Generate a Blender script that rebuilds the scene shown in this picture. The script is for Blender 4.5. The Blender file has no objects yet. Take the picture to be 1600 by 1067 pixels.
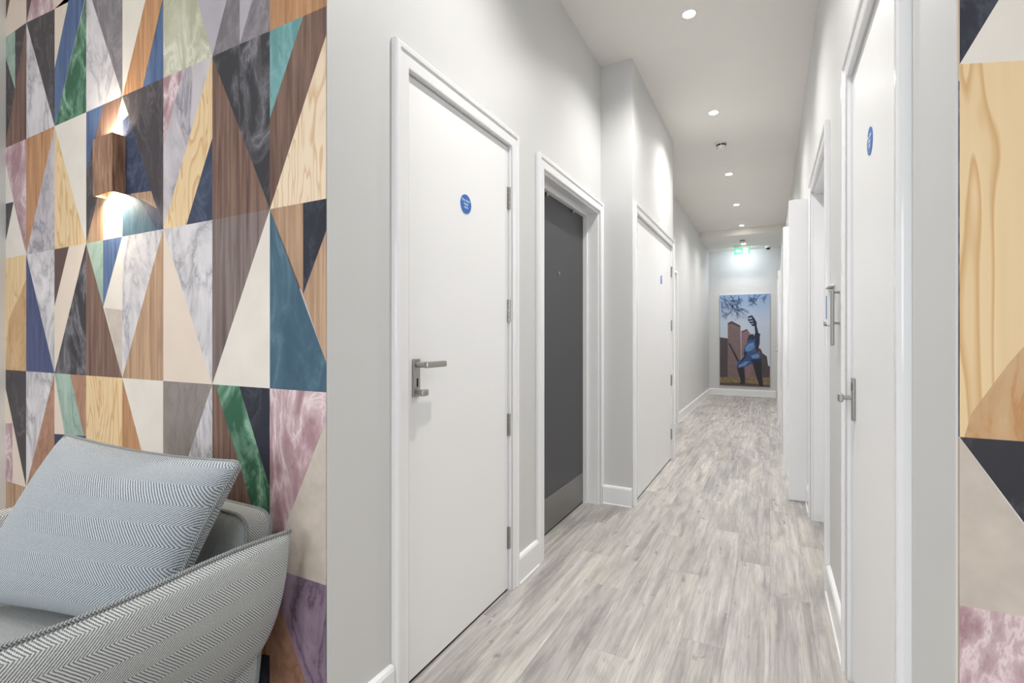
import bpy, bmesh, math, random
from mathutils import Vector, Matrix

# ------------------------------------------------------------------ camera, world, exposure
S = bpy.context.scene
C = S.collection
F = 769.0; HOR = 530.0; H = 1.14
ALPHA = math.atan((1203 - 800) / F)          # the corridor's vanishing point lies at x = 1203
CA, SA = math.cos(ALPHA), math.sin(ALPHA)
cam_d = bpy.data.cameras.new('camera'); cam = bpy.data.objects.new('camera', cam_d); C.objects.link(cam)
cam_d.sensor_width = 36; cam_d.lens = F / 1600 * 36; cam_d.clip_start = .02; cam_d.clip_end = 60
cam_d.shift_y = -(533.5 - HOR) / 1600
cam.location = (0, 0, H); cam.rotation_euler = (math.pi / 2, 0, ALPHA)
S.camera = cam
w = bpy.data.worlds.new('world'); S.world = w; w.use_nodes = True
w.node_tree.nodes['Background'].inputs[0].default_value = (.75, .85, 1, 1)
w.node_tree.nodes['Background'].inputs[1].default_value = .6
S.view_settings.view_transform = 'Standard'; S.view_settings.look = 'None'
S.view_settings.exposure = 0.64; S.view_settings.gamma = 1; S.view_settings.use_curve_mapping = False

Y0 = .937          # plane of the papered lounge wall
DL, DN, DF = 1.05, .83, 1.12   # corridor left wall, its projecting bay, its far stretch
DR = .24           # corridor right wall
YE = 10.96         # end wall
HC, HB = 3.05, 2.94
LX0, LX1, LY0 = -3.15, 1.9, -3.2   # the lounge behind and beside the camera
DOWNLIGHT_W = 66; LOUNGE_W = 44; DAY_W = 52; SCONCE_W = 14

day = bpy.data.lights.new('window_daylight', 'AREA'); day.shape = 'RECTANGLE'; day.size = 3.0; day.size_y = 1.5
day.energy = DAY_W; day.color = (.88, .94, 1)
dayo = bpy.data.objects.new('window_daylight', day); C.objects.link(dayo)
dayo.location = (-.9, LY0 - .16, 1.65); dayo.rotation_euler = (math.pi / 2, 0, 0)

def pdir(px, py):
    u = (px - 800) / F
    return u * CA - SA, u * SA + CA, (HOR - py) / F
def on_wall(px, py, y=Y0):
    a, b, c = pdir(px, py); s = y / b
    return a * s, H + c * s

# ------------------------------------------------------------------ materials
def srgb(r, g, b):
    f = lambda c: (c / 255 / 12.92) if c / 255 <= .04045 else ((c / 255 + .055) / 1.055) ** 2.4
    return (f(r), f(g), f(b), 1)
class NT:
    def __init__(s, name):
        s.m = bpy.data.materials.new(name); s.m.use_nodes = True
        s.t = s.m.node_tree; s.b = s.t.nodes['Principled BSDF']
    def n(s, typ, **kw):
        x = s.t.nodes.new(typ)
        for k, v in kw.items(): setattr(x, k, v)
        return x
    def l(s, a, b): s.t.links.new(a, b)
    def coord(s, scale=(1, 1, 1), which='Object', rnd=False):
        tc = s.n('ShaderNodeTexCoord'); mp = s.n('ShaderNodeMapping'); mp.inputs['Scale'].default_value = scale
        s.l(tc.outputs[which], mp.inputs[0])
        if rnd:
            oi = s.n('ShaderNodeObjectInfo'); mu = s.n('ShaderNodeVectorMath', operation='SCALE')
            mu.inputs[0].default_value = (37, 91, 53); s.l(oi.outputs['Random'], mu.inputs['Scale'])
            s.l(mu.outputs[0], mp.inputs['Location'])
        return mp.outputs[0]
    def noise(s, vec, scale, detail=4, rough=.5, dist=0):
        x = s.n('ShaderNodeTexNoise'); x.inputs['Scale'].default_value = scale; x.inputs['Detail'].default_value = detail
        x.inputs['Roughness'].default_value = rough; x.inputs['Distortion'].default_value = dist
        s.l(vec, x.inputs['Vector']); return x.outputs['Fac']
    def ramp(s, fac, stops):
        x = s.n('ShaderNodeValToRGB'); e = x.color_ramp.elements
        while len(e) < len(stops): e.new(.5)
        for el, (p, c) in zip(e, stops): el.position = p; el.color = c
        s.l(fac, x.inputs[0]); return x.outputs[0]
    def math(s, op, a, b=None):
        x = s.n('ShaderNodeMath', operation=op)
        for i, v in enumerate((a, b)):
            if v is None: continue
            if isinstance(v, (int, float)): x.inputs[i].default_value = v
            else: s.l(v, x.inputs[i])
        return x.outputs[0]
    def mix(s, fac, a, b, mode='MIX'):
        x = s.n('ShaderNodeMix', data_type='RGBA', blend_type=mode)
        for sock, v in ((x.inputs[0], fac), (x.inputs[6], a), (x.inputs[7], b)):
            if isinstance(v, (int, float, tuple)): sock.default_value = v
            else: s.l(v, sock)
        return x.outputs[2]
    def bump(s, h, st=.1, d=.002):
        x = s.n('ShaderNodeBump'); x.inputs['Strength'].default_value = st; x.inputs['Distance'].default_value = d
        s.l(h, x.inputs['Height']); s.l(x.outputs[0], s.b.inputs['Normal'])
    def fin(s, col=None, rough=.5, metal=0, spec=None):
        if col is not None:
            if isinstance(col, tuple): s.b.inputs['Base Color'].default_value = col
            else: s.l(col, s.b.inputs['Base Color'])
        s.b.inputs['Roughness'].default_value = rough; s.b.inputs['Metallic'].default_value = metal
        if spec is not None: s.b.inputs['Specular IOR Level'].default_value = spec
        return s.m
def dark(c, k): return (c[0] * k, c[1] * k, c[2] * k, 1)
def m_paint(name, rgb, rough=.5, bump=.05, scale=180, var=.03):
    t = NT(name); v = t.coord(); c = srgb(*rgb)
    col = t.ramp(t.noise(v, 1.3, 3), [(.3, dark(c, 1 - var)), (.7, c)])
    if bump: t.bump(t.noise(v, scale, 2), bump, .001)
    return t.fin(col, rough)
def m_marble(name, base, vein, scale=4, amount=.5):
    t = NT(name); v = t.coord((1, 1, 1)); b, ve = srgb(*base), srgb(*vein)
    d = t.n('ShaderNodeMapping'); d.inputs['Rotation'].default_value = (0, .6, 0); d.inputs['Scale'].default_value = (1.5, 1, .75); t.l(v, d.inputs[0])
    n1 = t.noise(d.outputs[0], scale, 8, .62, .7)
    ridge = t.math('ABSOLUTE', t.math('SUBTRACT', n1, .5))
    veins = t.ramp(ridge, [(0, (1, 1, 1, 1)), (.03 * amount + .007, (.5, .5, .5, 1)), (.15 * amount + .02, (0, 0, 0, 1))])
    mask = t.ramp(t.noise(v, scale * 1.3, 3, .5), [(.3, (.2, .2, .2, 1)), (.55, (1, 1, 1, 1))])
    cloud = t.ramp(t.noise(d.outputs[0], scale * 1.4, 7, .65, .3), [(.25, dark(b, .78)), (.68, b)])
    return t.fin(t.mix(t.math('MULTIPLY', veins, mask), cloud, ve), .55, 0, .3)
def m_wood(name, light, darkc, gx=60, gz=2.2, dist=.6):
    t = NT(name); v = t.coord((gx, gx, gz)); L, D = srgb(*light), srgb(*darkc)
    g = t.noise(v, 1.0, 5, .6, dist)
    c1 = t.ramp(g, [(.32, D), (.6, L)])
    k = t.noise(t.coord((9, 9, 2.2)), 1.0, 3, .5, 1.2)
    c2 = t.mix(t.ramp(k, [(.5, (0, 0, 0, 1)), (.75, (.55, .55, .55, 1))]), c1, D)
    return t.fin(c2, .55, 0, .3)
def m_pine(name, light, line):
    t = NT(name); v = t.coord((7, 7, 1.3)); L, D = srgb(*light), srgb(*line)
    n = t.noise(v, 1.0, 3, .5, .5)
    fr = t.math('FRACT', t.math('MULTIPLY', n, 13))
    rings = t.ramp(fr, [(0, (0, 0, 0, 1)), (.6, (.08, .08, .08, 1)), (.88, (.75, .75, .75, 1)), (1, (0, 0, 0, 1))])
    fine = t.noise(t.coord((90, 90, 2)), 1, 3)
    return t.fin(t.mix(t.math('MULTIPLY', fine, .22), t.mix(rings, L, D), D), .55, 0, .3)
def m_plain(name, rgb, rough=.5, metal=0, var=.04, scale=30):
    t = NT(name); c = srgb(*rgb)
    col = t.ramp(t.noise(t.coord(), scale, 3), [(.3, dark(c, 1 - var)), (.7, c)])
    return t.fin(col, rough, metal)
def m_emit(name, rgb, st):
    t = NT(name); c = srgb(*rgb); t.fin(c, .5)
    t.b.inputs['Emission Color'].default_value = c; t.b.inputs['Emission Strength'].default_value = st
    return t.m

M = {}
M['wall'] = m_paint('wall_paint', (210, 210, 209), .5)
M['ceil'] = m_paint('ceiling_paint', (232, 229, 223), .8)
M['door'] = m_paint('door_paint', (240, 240, 240), .38, .03, 120, .01)
M['gloss'] = m_paint('gloss_trim_paint', (237, 237, 238), .1, .0, 1, .01)
M['dark_door'] = m_paint('dark_door_paint', (66, 66, 69), .45, .04, 140)
M['steel'] = m_plain('brushed_steel', (178, 176, 172), .3, 1, .1, 90)
M['kick'] = m_plain('kick_plate_steel', (150, 148, 146), .42, 1, .06, 60)
M['black'] = m_plain('black_plastic', (22, 22, 24), .5)
M['gap'] = m_plain('keyhole_shadow', (30, 28, 26), .8)
M['white_plastic'] = m_plain('white_plastic', (232, 232, 230), .35, 0, .02)
M['grey_bar'] = m_plain('grey_bar', (165, 163, 163), .4, .6)
M['blue'] = m_plain('sign_blue', (38, 104, 184), .4)
M['white_ink'] = m_plain('white_ink', (225, 235, 245), .4)
M['lens'] = m_emit('lamp_lens', (255, 250, 242), 60)
M['warm_lens'] = m_emit('warm_lamp_lens', (255, 222, 175), 14)
M['exit_green'] = m_emit('exit_green', (84, 172, 130), 1.0)
M['exit_white'] = m_emit('exit_white', (215, 255, 238), 2.0)
M['led'] = m_emit('exit_strip', (205, 228, 255), 5)
M['lamp_wood'] = m_wood('lamp_wood', (178, 138, 112), (120, 88, 70), 60, 7)
M['leg_wood'] = m_wood('leg_wood', (70, 52, 42), (40, 30, 26))

# wallpaper print
WP = {
 'charcoal': m_marble('print_charcoal', (74, 69, 73), (104, 98, 102), 7, .2),
 'black': m_marble('print_black_marble', (58, 57, 62), (132, 130, 137), 4, .35),
 'brown': m_wood('print_brown_wood', (136, 108, 95), (90, 67, 60)),
 'dbrown': m_plain('print_dark_brown', (92, 70, 66), .55),
 'taupew': m_wood('print_taupe_wood', (138, 124, 120), (98, 84, 82)),
 'pine': m_pine('print_pine', (233, 208, 166), (198, 152, 96)),
 'palepine': m_pine('print_pale_pine', (238, 220, 194), (206, 168, 128)),
 'orange': m_wood('print_orange_wood', (202, 154, 112), (154, 110, 78)),
 'tan': m_wood('print_tan_wood', (194, 162, 132), (152, 121, 98)),
 'navy': m_marble('print_navy', (56, 66, 90), (86, 96, 118), 4, .3),
 'ink': m_marble('print_ink', (46, 48, 60), (70, 72, 84), 5, .2),
 'blue': m_wood('print_blue', (94, 118, 156), (66, 84, 122), 40, 3),
 'royal': m_wood('print_royal_blue', (82, 92, 132), (60, 70, 106), 50, 3),
 'slate': m_marble('print_slate_blue', (64, 94, 114), (92, 122, 138), 4.5, .8),
 'teal': m_marble('print_teal', (104, 156, 158), (130, 176, 176), 6, .5),
 'green': m_marble('print_green_marble', (52, 102, 77), (150, 190, 164), 4.6, .5),
 'mint': m_marble('print_mint', (178, 200, 186), (124, 152, 142), 6, .7),
 'white': m_marble('print_white_marble', (226, 222, 224), (156, 153, 162), 4.2, .42),
 'grey_marble': m_marble('print_grey_marble', (210, 203, 207), (140, 136, 146), 4.6, .6),
 'pink': m_marble('print_pink_marble', (174, 138, 145), (232, 212, 214), 5, .6),
 'olive': m_marble('print_olive_marble', (186, 186, 160), (222, 220, 204), 6, .7),
 'lilac': m_plain('print_lilac', (184, 178, 186), .55, 0, .1, 14),
 'grey': m_marble('print_grey', (126, 120, 126), (150, 145, 150), 5, .4),
 'cream': m_plain('print_cream', (230, 223, 213), .55, 0, .08, 9),
 'peach': m_plain('print_peach', (228, 212, 197), .55, 0, .05, 8),
 'purple': m_marble('print_purple_marble', (168, 146, 166), (104, 82, 104), 2.6, .25),
 'taupe': m_marble('print_taupe_marble', (156, 146, 140), (130, 122, 118), 6, .9),
 'umber': m_marble('print_umber_marble', (186, 144, 120), (150, 108, 88), 6, .6),
 'sand': m_marble('print_sand_marble', (214, 182, 142), (188, 140, 92), 5, .7),
 'stone': m_plain('print_stone', (206, 194, 182), .55, 0, .18, 22),
}

def m_floor():
    t = NT('weathered_plank'); v = t.coord((1, 1, 1), rnd=True)
    def sc(x, y, z, detail, rough, dist):
        mp = t.n('ShaderNodeMapping'); mp.inputs['Scale'].default_value = (x, y, z); t.l(v, mp.inputs[0])
        return t.noise(mp.outputs[0], 1.0, detail, rough, dist)
    g = sc(42, 1.8, 8, 6, .6, .4); p = sc(11, 2.0, 5, 5, .6, .5); kn = sc(24, 9, 7, 2, .5, .3); fine = sc(210, 9, 10, 3, .5, 0); hue = sc(7, 1.2, 3, 2, .5, 0)
    base = t.ramp(g, [(.28, srgb(150, 146, 144)), (.5, srgb(183, 179, 176)), (.72, srgb(210, 206, 200))])
    base = t.mix(t.ramp(hue, [(.45, (0, 0, 0, 1)), (.7, (.5, .5, .5, 1))]), base, srgb(197, 193, 181))
    c = t.mix(t.ramp(p, [(.48, (0, 0, 0, 1)), (.68, (.72, .72, .72, 1))]), base, srgb(136, 131, 130))
    c = t.mix(t.ramp(kn, [(.66, (0, 0, 0, 1)), (.78, (.7, .7, .7, 1))]), c, srgb(108, 102, 100))
    c = t.mix(t.ramp(fine, [(.5, (0, 0, 0, 1)), (.7, (.4, .4, .4, 1))]), c, srgb(130, 125, 123))
    oi = t.n('ShaderNodeObjectInfo')
    tone = t.ramp(oi.outputs['Random'], [(0, (.84, .83, .83, 1)), (.5, (.95, .95, .94, 1)), (1, (1.03, 1.03, 1.01, 1))])
    c = t.mix(1.0, c, tone, 'MULTIPLY')
    t.bump(g, .12, .001)
    return t.fin(c, .42, 0, .4)
M['floor'] = m_floor()
M['subfloor'] = m_plain('subfloor', (120, 114, 108), .8)

def m_herring(name, light, darkc, band=.042, per=.0078):
    t = NT(name); tc = t.n('ShaderNodeTexCoord'); sp = t.n('ShaderNodeSeparateXYZ'); t.l(tc.outputs['UV'], sp.inputs[0])
    wob = t.noise(tc.outputs['UV'], 60, 2)
    pp = t.math('PINGPONG', sp.outputs[1], band)
    a = t.math('ADD', t.math('ADD', sp.outputs[0], pp), t.math('MULTIPLY', wob, .0022))
    fr = t.math('PINGPONG', t.math('DIVIDE', a, per / 2), 1.0)
    cross = t.math('PINGPONG', t.math('DIVIDE', t.math('SUBTRACT', sp.outputs[0], pp), per / 4), 1.0)
    v = t.math('ADD', fr, t.math('MULTIPLY', t.math('SUBTRACT', cross, .5), .4))
    v = t.math('ADD', v, t.math('MULTIPLY', t.math('SUBTRACT', t.noise(tc.outputs['UV'], 420, 2), .5), .9))
    L, D = srgb(*light), srgb(*darkc)
    c = t.ramp(v, [(.22, D), (.62, L)])
    c = t.mix(t.math('MULTIPLY', t.noise(tc.outputs['UV'], 14, 3), .25), c, dark(L, .62))
    t.bump(v, .5, .002)
    m = t.fin(c, .95, 0, .1)
    t.b.inputs['Sheen Weight'].default_value = .15
    return m
M['fabric'] = m_herring('herringbone_fabric', (212, 214, 212), (84, 93, 102), .042, .0068)
M['cushion'] = m_herring('herringbone_cushion_fabric', (200, 206, 210), (78, 91, 106), .05, .0074)
M['pipe'] = m_herring('herringbone_piping', (176, 180, 180), (52, 58, 66), .01, .006)

# ------------------------------------------------------------------ helpers
def tag(o, label=None, cat=None, group=None, kind=None):
    for k, v in (('label', label), ('category', cat), ('group', group), ('kind', kind)):
        if v: o[k] = v
    return o
def empty(name, loc, label=None, cat=None, group=None, kind=None):
    o = bpy.data.objects.new(name, None); C.objects.link(o); o.location = loc; o.empty_display_size = .1
    return tag(o, label, cat, group, kind)
def root_loc(o):
    v = Vector(o.location)
    while o.parent: o = o.parent; v += o.location
    return v
def link(name, me, mats, parent=None, world=True):
    for m in (mats if isinstance(mats, (list, tuple)) else [mats]): me.materials.append(m)
    o = bpy.data.objects.new(name, me); C.objects.link(o)
    if parent:
        o.parent = parent
        if world: o.location = -root_loc(parent)
    return o
def mesh(name, verts, faces, mats, parent=None, world=True, smooth=False):
    me = bpy.data.meshes.new(name); me.from_pydata([tuple(v) for v in verts], [], faces); me.update()
    if smooth: me.polygons.foreach_set('use_smooth', [True] * len(me.polygons))
    return link(name, me, mats, parent, world)
def bm_obj(name, bm, mats, parent=None, world=True, smooth=False):
    me = bpy.data.meshes.new(name); bmesh.ops.recalc_face_normals(bm, faces=bm.faces); bm.to_mesh(me); bm.free()
    if smooth: me.polygons.foreach_set('use_smooth', [True] * len(me.polygons))
    return link(name, me, mats, parent, world)
def add_box(bm, x0, x1, y0, y1, z0, z1, bev=0, seg=2):
    r = bmesh.ops.create_cube(bm, size=1)
    for v in r['verts']:
        v.co = Vector((x0 + (v.co.x + .5) * (x1 - x0), y0 + (v.co.y + .5) * (y1 - y0), z0 + (v.co.z + .5) * (z1 - z0)))
    if bev:
        es = list({e for v in r['verts'] for e in v.link_edges})
        bmesh.ops.bevel(bm, geom=es, offset=bev, segments=seg, affect='EDGES', profile=.5)
def box(name, dims, mat, parent=None, bev=0, seg=2, world=True):
    bm = bmesh.new(); add_box(bm, *dims, bev, seg); return bm_obj(name, bm, mat, parent, world)
def add_cyl(bm, p0, p1, r0, r1=None, n=16):
    p0, p1 = Vector(p0), Vector(p1); d = p1 - p0
    r = bmesh.ops.create_cone(bm, cap_ends=True, segments=n, radius1=r0, radius2=r0 if r1 is None else r1, depth=d.length)
    rot = d.to_track_quat('Z', 'Y').to_matrix()
    for v in r['verts']: v.co = rot @ v.co + (p0 + p1) / 2
def cyl(name, p0, p1, r0, mat, parent=None, r1=None, n=16, world=True):
    bm = bmesh.new(); add_cyl(bm, p0, p1, r0, r1, n); return bm_obj(name, bm, mat, parent, world)
def tube(name, pts, r, mat, parent=None, n=8, closed=True, world=True):
    pts = [Vector(p) for p in pts]; N = len(pts); V = []; Fc = []
    uvs = []; acc = 0; prev = None
    for i, p in enumerate(pts):
        a = pts[(i - 1) % N] if (closed or i > 0) else p; b = pts[(i + 1) % N] if (closed or i < N - 1) else p
        d = (b - a).normalized()
        if prev is None:
            up = Vector((0, 0, 1)) if abs(d.z) < .9 else Vector((1, 0, 0)); x = d.cross(up).normalized()
        else:
            x = (prev - d * prev.dot(d)).normalized()
        prev = x; y = d.cross(x)
        for k in range(n):
            t = 2 * math.pi * k / n; V.append(p + x * (r * math.cos(t)) + y * (r * math.sin(t)))
        if i: acc += (p - pts[i - 1]).length
        uvs.append(acc)
    for i in range(N if closed else N - 1):
        j = (i + 1) % N
        for k in range(n):
            q = (k + 1) % n; Fc.append((i * n + k, i * n + q, j * n + q, j * n + k))
    o = mesh(name, V, Fc, mat, parent, world, True)
    ul = o.data.uv_layers.new(name='UVMap')
    for lp in o.data.loops:
        vi = lp.vertex_index; ul.data[lp.index].uv = (uvs[vi // n], (vi % n) / n * 2 * math.pi * r)
    return o

# coordinates on a corridor wall: side -1 left, +1 right; n is the distance out of the wall into the corridor
def wx(side, D, n): return side * (D - n)
def wbox(name, side, D, y0, y1, n0, n1, z0, z1, mat, parent=None, bev=0, seg=2):
    a, b = sorted((wx(side, D, n0), wx(side, D, n1)))
    return box(name, (a, b, y0, y1, z0, z1), mat, parent, bev, seg)

# ------------------------------------------------------------------ the setting
# floor: base slab with single planks as its pieces
fl = box('floor', (LX0 - .1, LX1 + .1, LY0 - .1, YE + .1, -.06, -.004), M['subfloor'])
tag(fl, 'pale grey weathered oak plank floor of lounge and corridor', 'floor', kind='structure')
PW, PL = .15, 1.22
plank_cache = {}
def plank(x0, x1, y0, y1):
    wd, ln = round(x1 - x0, 4), round(y1 - y0, 4)
    if wd < .012 or ln < .02: return
    key = (wd, ln)
    if key not in plank_cache:
        g = .00015; b = .0004; X, Y = wd / 2 - g, ln / 2 - g
        V = [(-X, -Y, -.004), (X, -Y, -.004), (X, Y, -.004), (-X, Y, -.004), (-X, -Y, -b), (X, -Y, -b), (X, Y, -b), (-X, Y, -b),
             (-X + b, -Y + b, 0), (X - b, -Y + b, 0), (X - b, Y - b, 0), (-X + b, Y - b, 0)]
        Fc = [(8, 9, 10, 11)] + [(i, (i + 1) % 4, 4 + (i + 1) % 4, 4 + i) for i in range(4)] + [(4 + i, 4 + (i + 1) % 4, 8 + (i + 1) % 4, 8 + i) for i in range(4)]
        me = bpy.data.meshes.new('plank'); me.from_pydata(V, [], Fc); me.materials.append(M['floor']); plank_cache[key] = me
    o = bpy.data.objects.new('plank', plank_cache[key]); C.objects.link(o); o.parent = fl
    o.location = ((x0 + x1) / 2, (y0 + y1) / 2, 0)
random.seed(5)
x = LX0; k = 0
while x < LX1:
    xe = min(x + PW, LX1); off = (k * .43 + random.uniform(-.1, .1)) % PL
    corr = x > -1.37 and xe < .52
    y = LY0 - off; ytop = YE if corr else Y0
    while y < ytop:
        ye = y + PL
        plank(x, xe, max(y, LY0), min(ye, ytop)); y = ye
    x = xe; k += 1

ce = box('ceiling', (LX0 - .1, LX1 + .1, LY0 - .1, YE + .1, HC, HC + .08), M['ceil'])
tag(ce, 'pale grey plastered ceiling over corridor and lounge', 'ceiling', kind='structure')
bk = box('trim_1', (-DF, DR, 9.35, YE, HB, HC), M['ceil'])
tag(bk, 'shallow lowered ceiling section before the picture wall', 'ceiling drop', kind='structure')

HEAD = 2.02     # opening height
def wall_run(name, side, D, y0, y1, ops, label, thick=.22, back=True):
    bm = bmesh.new(); cur = y0
    def bx(a, b, z0, z1, n0=-thick, n1=0):
        if b - a > 1e-4:
            p, q = sorted((wx(side, D, n0), wx(side, D, n1))); add_box(bm, p, q, a, b, z0, z1)
    for a, b, ht in ops:
        bx(cur, a, 0, HC); bx(a, b, ht, HC); cur = b
        if back: bx(a, b, 0, ht, -thick, -thick + .03)  # unseen panel added behind the opening to stop light leaking round the leaf
    bx(cur, y1, 0, HC)
    return tag(bm_obj(name, bm, M['wall']), label, 'wall', kind='structure')
OP1 = (1.255, 1.979); OP2 = (2.335, 3.292); OP3 = (3.432, 4.85); OP4 = (5.98, 6.9)
OP5 = (1.252, 1.982); OP6 = (2.69, 3.63); HEAD6 = 2.06
wall_run('wall_left', -1, DL, Y0, 3.345, [(*OP1, HEAD), (*OP2, HEAD)], 'pale grey corridor wall with the near white door and dark door')
wall_run('wall_left_bay', -1, DN, 3.345, 4.93, [(*OP3, HEAD)], 'white projecting corridor bay holding the double cupboard door', .44)
wall_run('wall_left_far', -1, DF, 4.93, YE, [(*OP4, HEAD)], 'pale corridor wall running from the bay to the picture wall')
wall_run('wall_right', 1, DR, Y0, YE, [(*OP5, HEAD), (*OP6, HEAD6)], 'pale corridor wall opposite the dark door')
tag(box('wall_end', (-DF - .22, DR + .22, YE, YE + .15, 0, HC), M['wall']), 'pale end wall of corridor behind the tall picture', 'wall', kind='structure')
# lounge shell
wll = tag(box('wall_front_left', (LX0 - .15, -DL - .22, Y0, Y0 + .15, 0, HC), M['wall']), 'lounge wall papered in marble and wood triangles behind the armchair', 'wall', kind='structure')
wlr = tag(box('wall_front_right', (DR + .22, LX1 + .15, Y0, Y0 + .15, 0, HC), M['wall']), 'papered lounge wall on the far side of the corridor mouth', 'wall', kind='structure')
tag(box('wall_lounge_side', (LX0 - .15, LX0, LY0, Y0, 0, HC), M['wall']), 'plain pale lounge side wall beside the armchair', 'wall', kind='structure')
tag(box('wall_lounge_right', (LX1, LX1 + .15, LY0, Y0, 0, HC), M['wall']), 'plain pale lounge side wall away from the armchair', 'wall', kind='structure')
bm = bmesh.new(); WX0, WX1, WZ0, WZ1 = -2.4, .6, .9, 2.4
for d in ((LX0, WX0, 0, HC), (WX1, LX1, 0, HC), (WX0, WX1, 0, WZ0), (WX0, WX1, WZ1, HC)):
    add_box(bm, d[0], d[1], LY0 - .15, LY0, d[2], d[3])
tag(bm_obj('wall_back', bm, M['wall']), 'lounge back wall around the window', 'wall', kind='structure')
wi = empty('window_1', ((WX0 + WX1) / 2, LY0, WZ0), 'white framed window in the lounge back wall', 'window', kind='structure')
for d in ((WX0, WX0 + .06, WZ0, WZ1), (WX1 - .06, WX1, WZ0, WZ1), (WX0 + .06, WX1 - .06, WZ0, WZ0 + .06), (WX0 + .06, WX1 - .06, WZ1 - .06, WZ1), (-.93, -.87, WZ0 + .06, WZ1 - .06)):
    box('window_frame', (d[0], d[1], LY0 - .1, LY0 - .03, d[2], d[3]), M['gloss'], wi, .004)
gl = NT('window_glass'); tr = gl.n('ShaderNodeBsdfTransparent'); gs = gl.n('ShaderNodeBsdfGlossy'); mx = gl.n('ShaderNodeMixShader')
gs.inputs['Roughness'].default_value = .02; mx.inputs[0].default_value = .06
gl.l(tr.outputs[0], mx.inputs[1]); gl.l(gs.outputs[0], mx.inputs[2]); gl.l(mx.outputs[0], gl.t.nodes['Material Output'].inputs[0])
for a, b in ((WX0 + .06, -.93), (-.87, WX1 - .06)):
    box('pane', (a, b, LY0 - .068, LY0 - .062, WZ0 + .06, WZ1 - .06), gl.m, wi)

# ------------------------------------------------------------------ wallpaper print
COLS = [8, 41.8, 86, 135.5, 192, 256, 332.5, 422.5, 511]
COLX = [on_wall(c, 530)[0] for c in COLS]; COLX[-1] = -DL
ROWZ = [2.547, 2.031, 1.516, .998, .482, -.03]
def wp_build(name, parent, polys, xr, fill_cols, fill_rows, xlo, xhi, seed):
    keys = list(WP); V = []; Fc = []; mi = []
    rnd = random.Random(seed)
    def put(pts, key, off):
        # clip to the wall
        def clip(P, ax, lim, sg):
            out = []
            for i in range(len(P)):
                a, b = P[i], P[(i + 1) % len(P)]
                ia, ib = sg * (a[ax] - lim) >= 0, sg * (b[ax] - lim) >= 0
                if ia: out.append(a)
                if ia != ib:
                    t = (lim - a[ax]) / (b[ax] - a[ax]); out.append((a[0] + t * (b[0] - a[0]), a[1] + t * (b[1] - a[1])))
            return out
        for ax, lim, sg in ((0, xlo, 1), (0, xhi, -1), (1, 0, 1), (1, HC, -1)):
            pts = clip(pts, ax, lim, sg)
            if len(pts) < 3: return
        ar = sum(pts[i][0] * pts[(i + 1) % len(pts)][1] - pts[(i + 1) % len(pts)][0] * pts[i][1] for i in range(len(pts)))
        if abs(ar) < 1e-6: return
        if ar < 0: pts = pts[::-1]
        i0 = len(V); V.extend((p[0], Y0 - .0012 - off, p[1]) for p in pts)
        Fc.append(tuple(range(i0, i0 + len(pts)))); mi.append(keys.index(key))
    pool = ['white', 'brown', 'pine', 'black', 'cream', 'slate', 'pink', 'tan', 'green', 'grey_marble', 'taupew', 'charcoal', 'peach', 'orange']
    for (xa, xb) in fill_cols:
        for (zt, zb) in fill_rows:
            a, b = rnd.sample(pool, 2)
            if rnd.random() < .5: t1, t2 = [(xa, zt), (xb, zt), (xb, zb)], [(xa, zt), (xb, zb), (xa, zb)]
            else: t1, t2 = [(xa, zt), (xb, zt), (xa, zb)], [(xb, zt), (xb, zb), (xa, zb)]
            put(t1, a, 0); put(t2, b, 0)
    for i, (key, pts) in enumerate(polys):
        P = []
        for px, py in pts:
            if xr:
                for c in COLS:
                    if abs(px - c) < 3.2: px = c
            X, z = on_wall(px, py)
            for r in ROWZ:
                if abs(z - r) < .022: z = r
            P.append((X, z))
        put(P, key, .00001 * (i + 1))
    me = bpy.data.meshes.new(name); me.from_pydata(V, [], Fc); me.update()
    o = link(name, me, list(WP.values()), parent)
    me.polygons.foreach_set('material_index', mi)
    return o
LP = []
def crop(ox, oy, sc):
    def f(key, *c): LP.append((key, [(ox + c[i] / sc, oy + c[i + 1] / sc) for i in range(0, len(c), 2)]))
    return f
q = 2.807
a = crop(0, 0, q)
a('dbrown', 23,-30, 45,0, 23,110); a('peach', 45,0, 50,-60, 123,-90, 123,108, 23,152, 23,110)
a('dbrown', 123,-40, 140,0, 123,108); a('pink', 123,108, 140,0, 150,-60, 245,-100, 245,40)
a('brown', 123,108, 123,610, 23,650); a('charcoal', 23,240, 68,393, 23,645); a('charcoal', 68,132, 123,108, 68,393); a('mint', 23,152, 68,132, 68,390, 23,240)
a('charcoal', 123,108, 245,40, 245,553); a('white', 123,108, 245,553, 123,610)
a('peach', 245,45, 245,-60, 330,-60, 330,0); a('peach', 245,40, 320,0, 330,-60, 245,300); a('green', 382,-20, 382,495, 245,553); a('blue', 303,0, 310,-30, 388,-30, 245,553, 245,300)
a('white', 382,-60, 392,-40, 538,425, 382,495); a('grey', 392,-40, 538,-100, 538,425)
a('cream', 538,-20, 645,-20, 540,425); a('orange', 645,-20, 725,-20, 628,385, 540,425); a('blue', 720,10, 720,348, 628,385)
a('pink', 23,650, 123,610, 123,1123, 117,1110, 23,690); a('cream', 23,690, 62,885, 23,895); a('charcoal', 23,895, 62,885, 23,1080); a('cream', 62,885, 117,1122, 23,1134, 23,1080)
a('orange', 123,610, 245,553, 245,565, 123,1123); a('grey_marble', 245,560, 245,1098, 123,1123)
a('cream', 245,556, 382,495, 382,1070); a('pine', 245,556, 382,1072, 245,1098)
a('charcoal', 382,750, 455,463, 538,425, 382,1072); a('brown', 455,463, 538,425, 470,700, 415,630); a('blue', 382,495, 455,463, 382,750)
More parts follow.
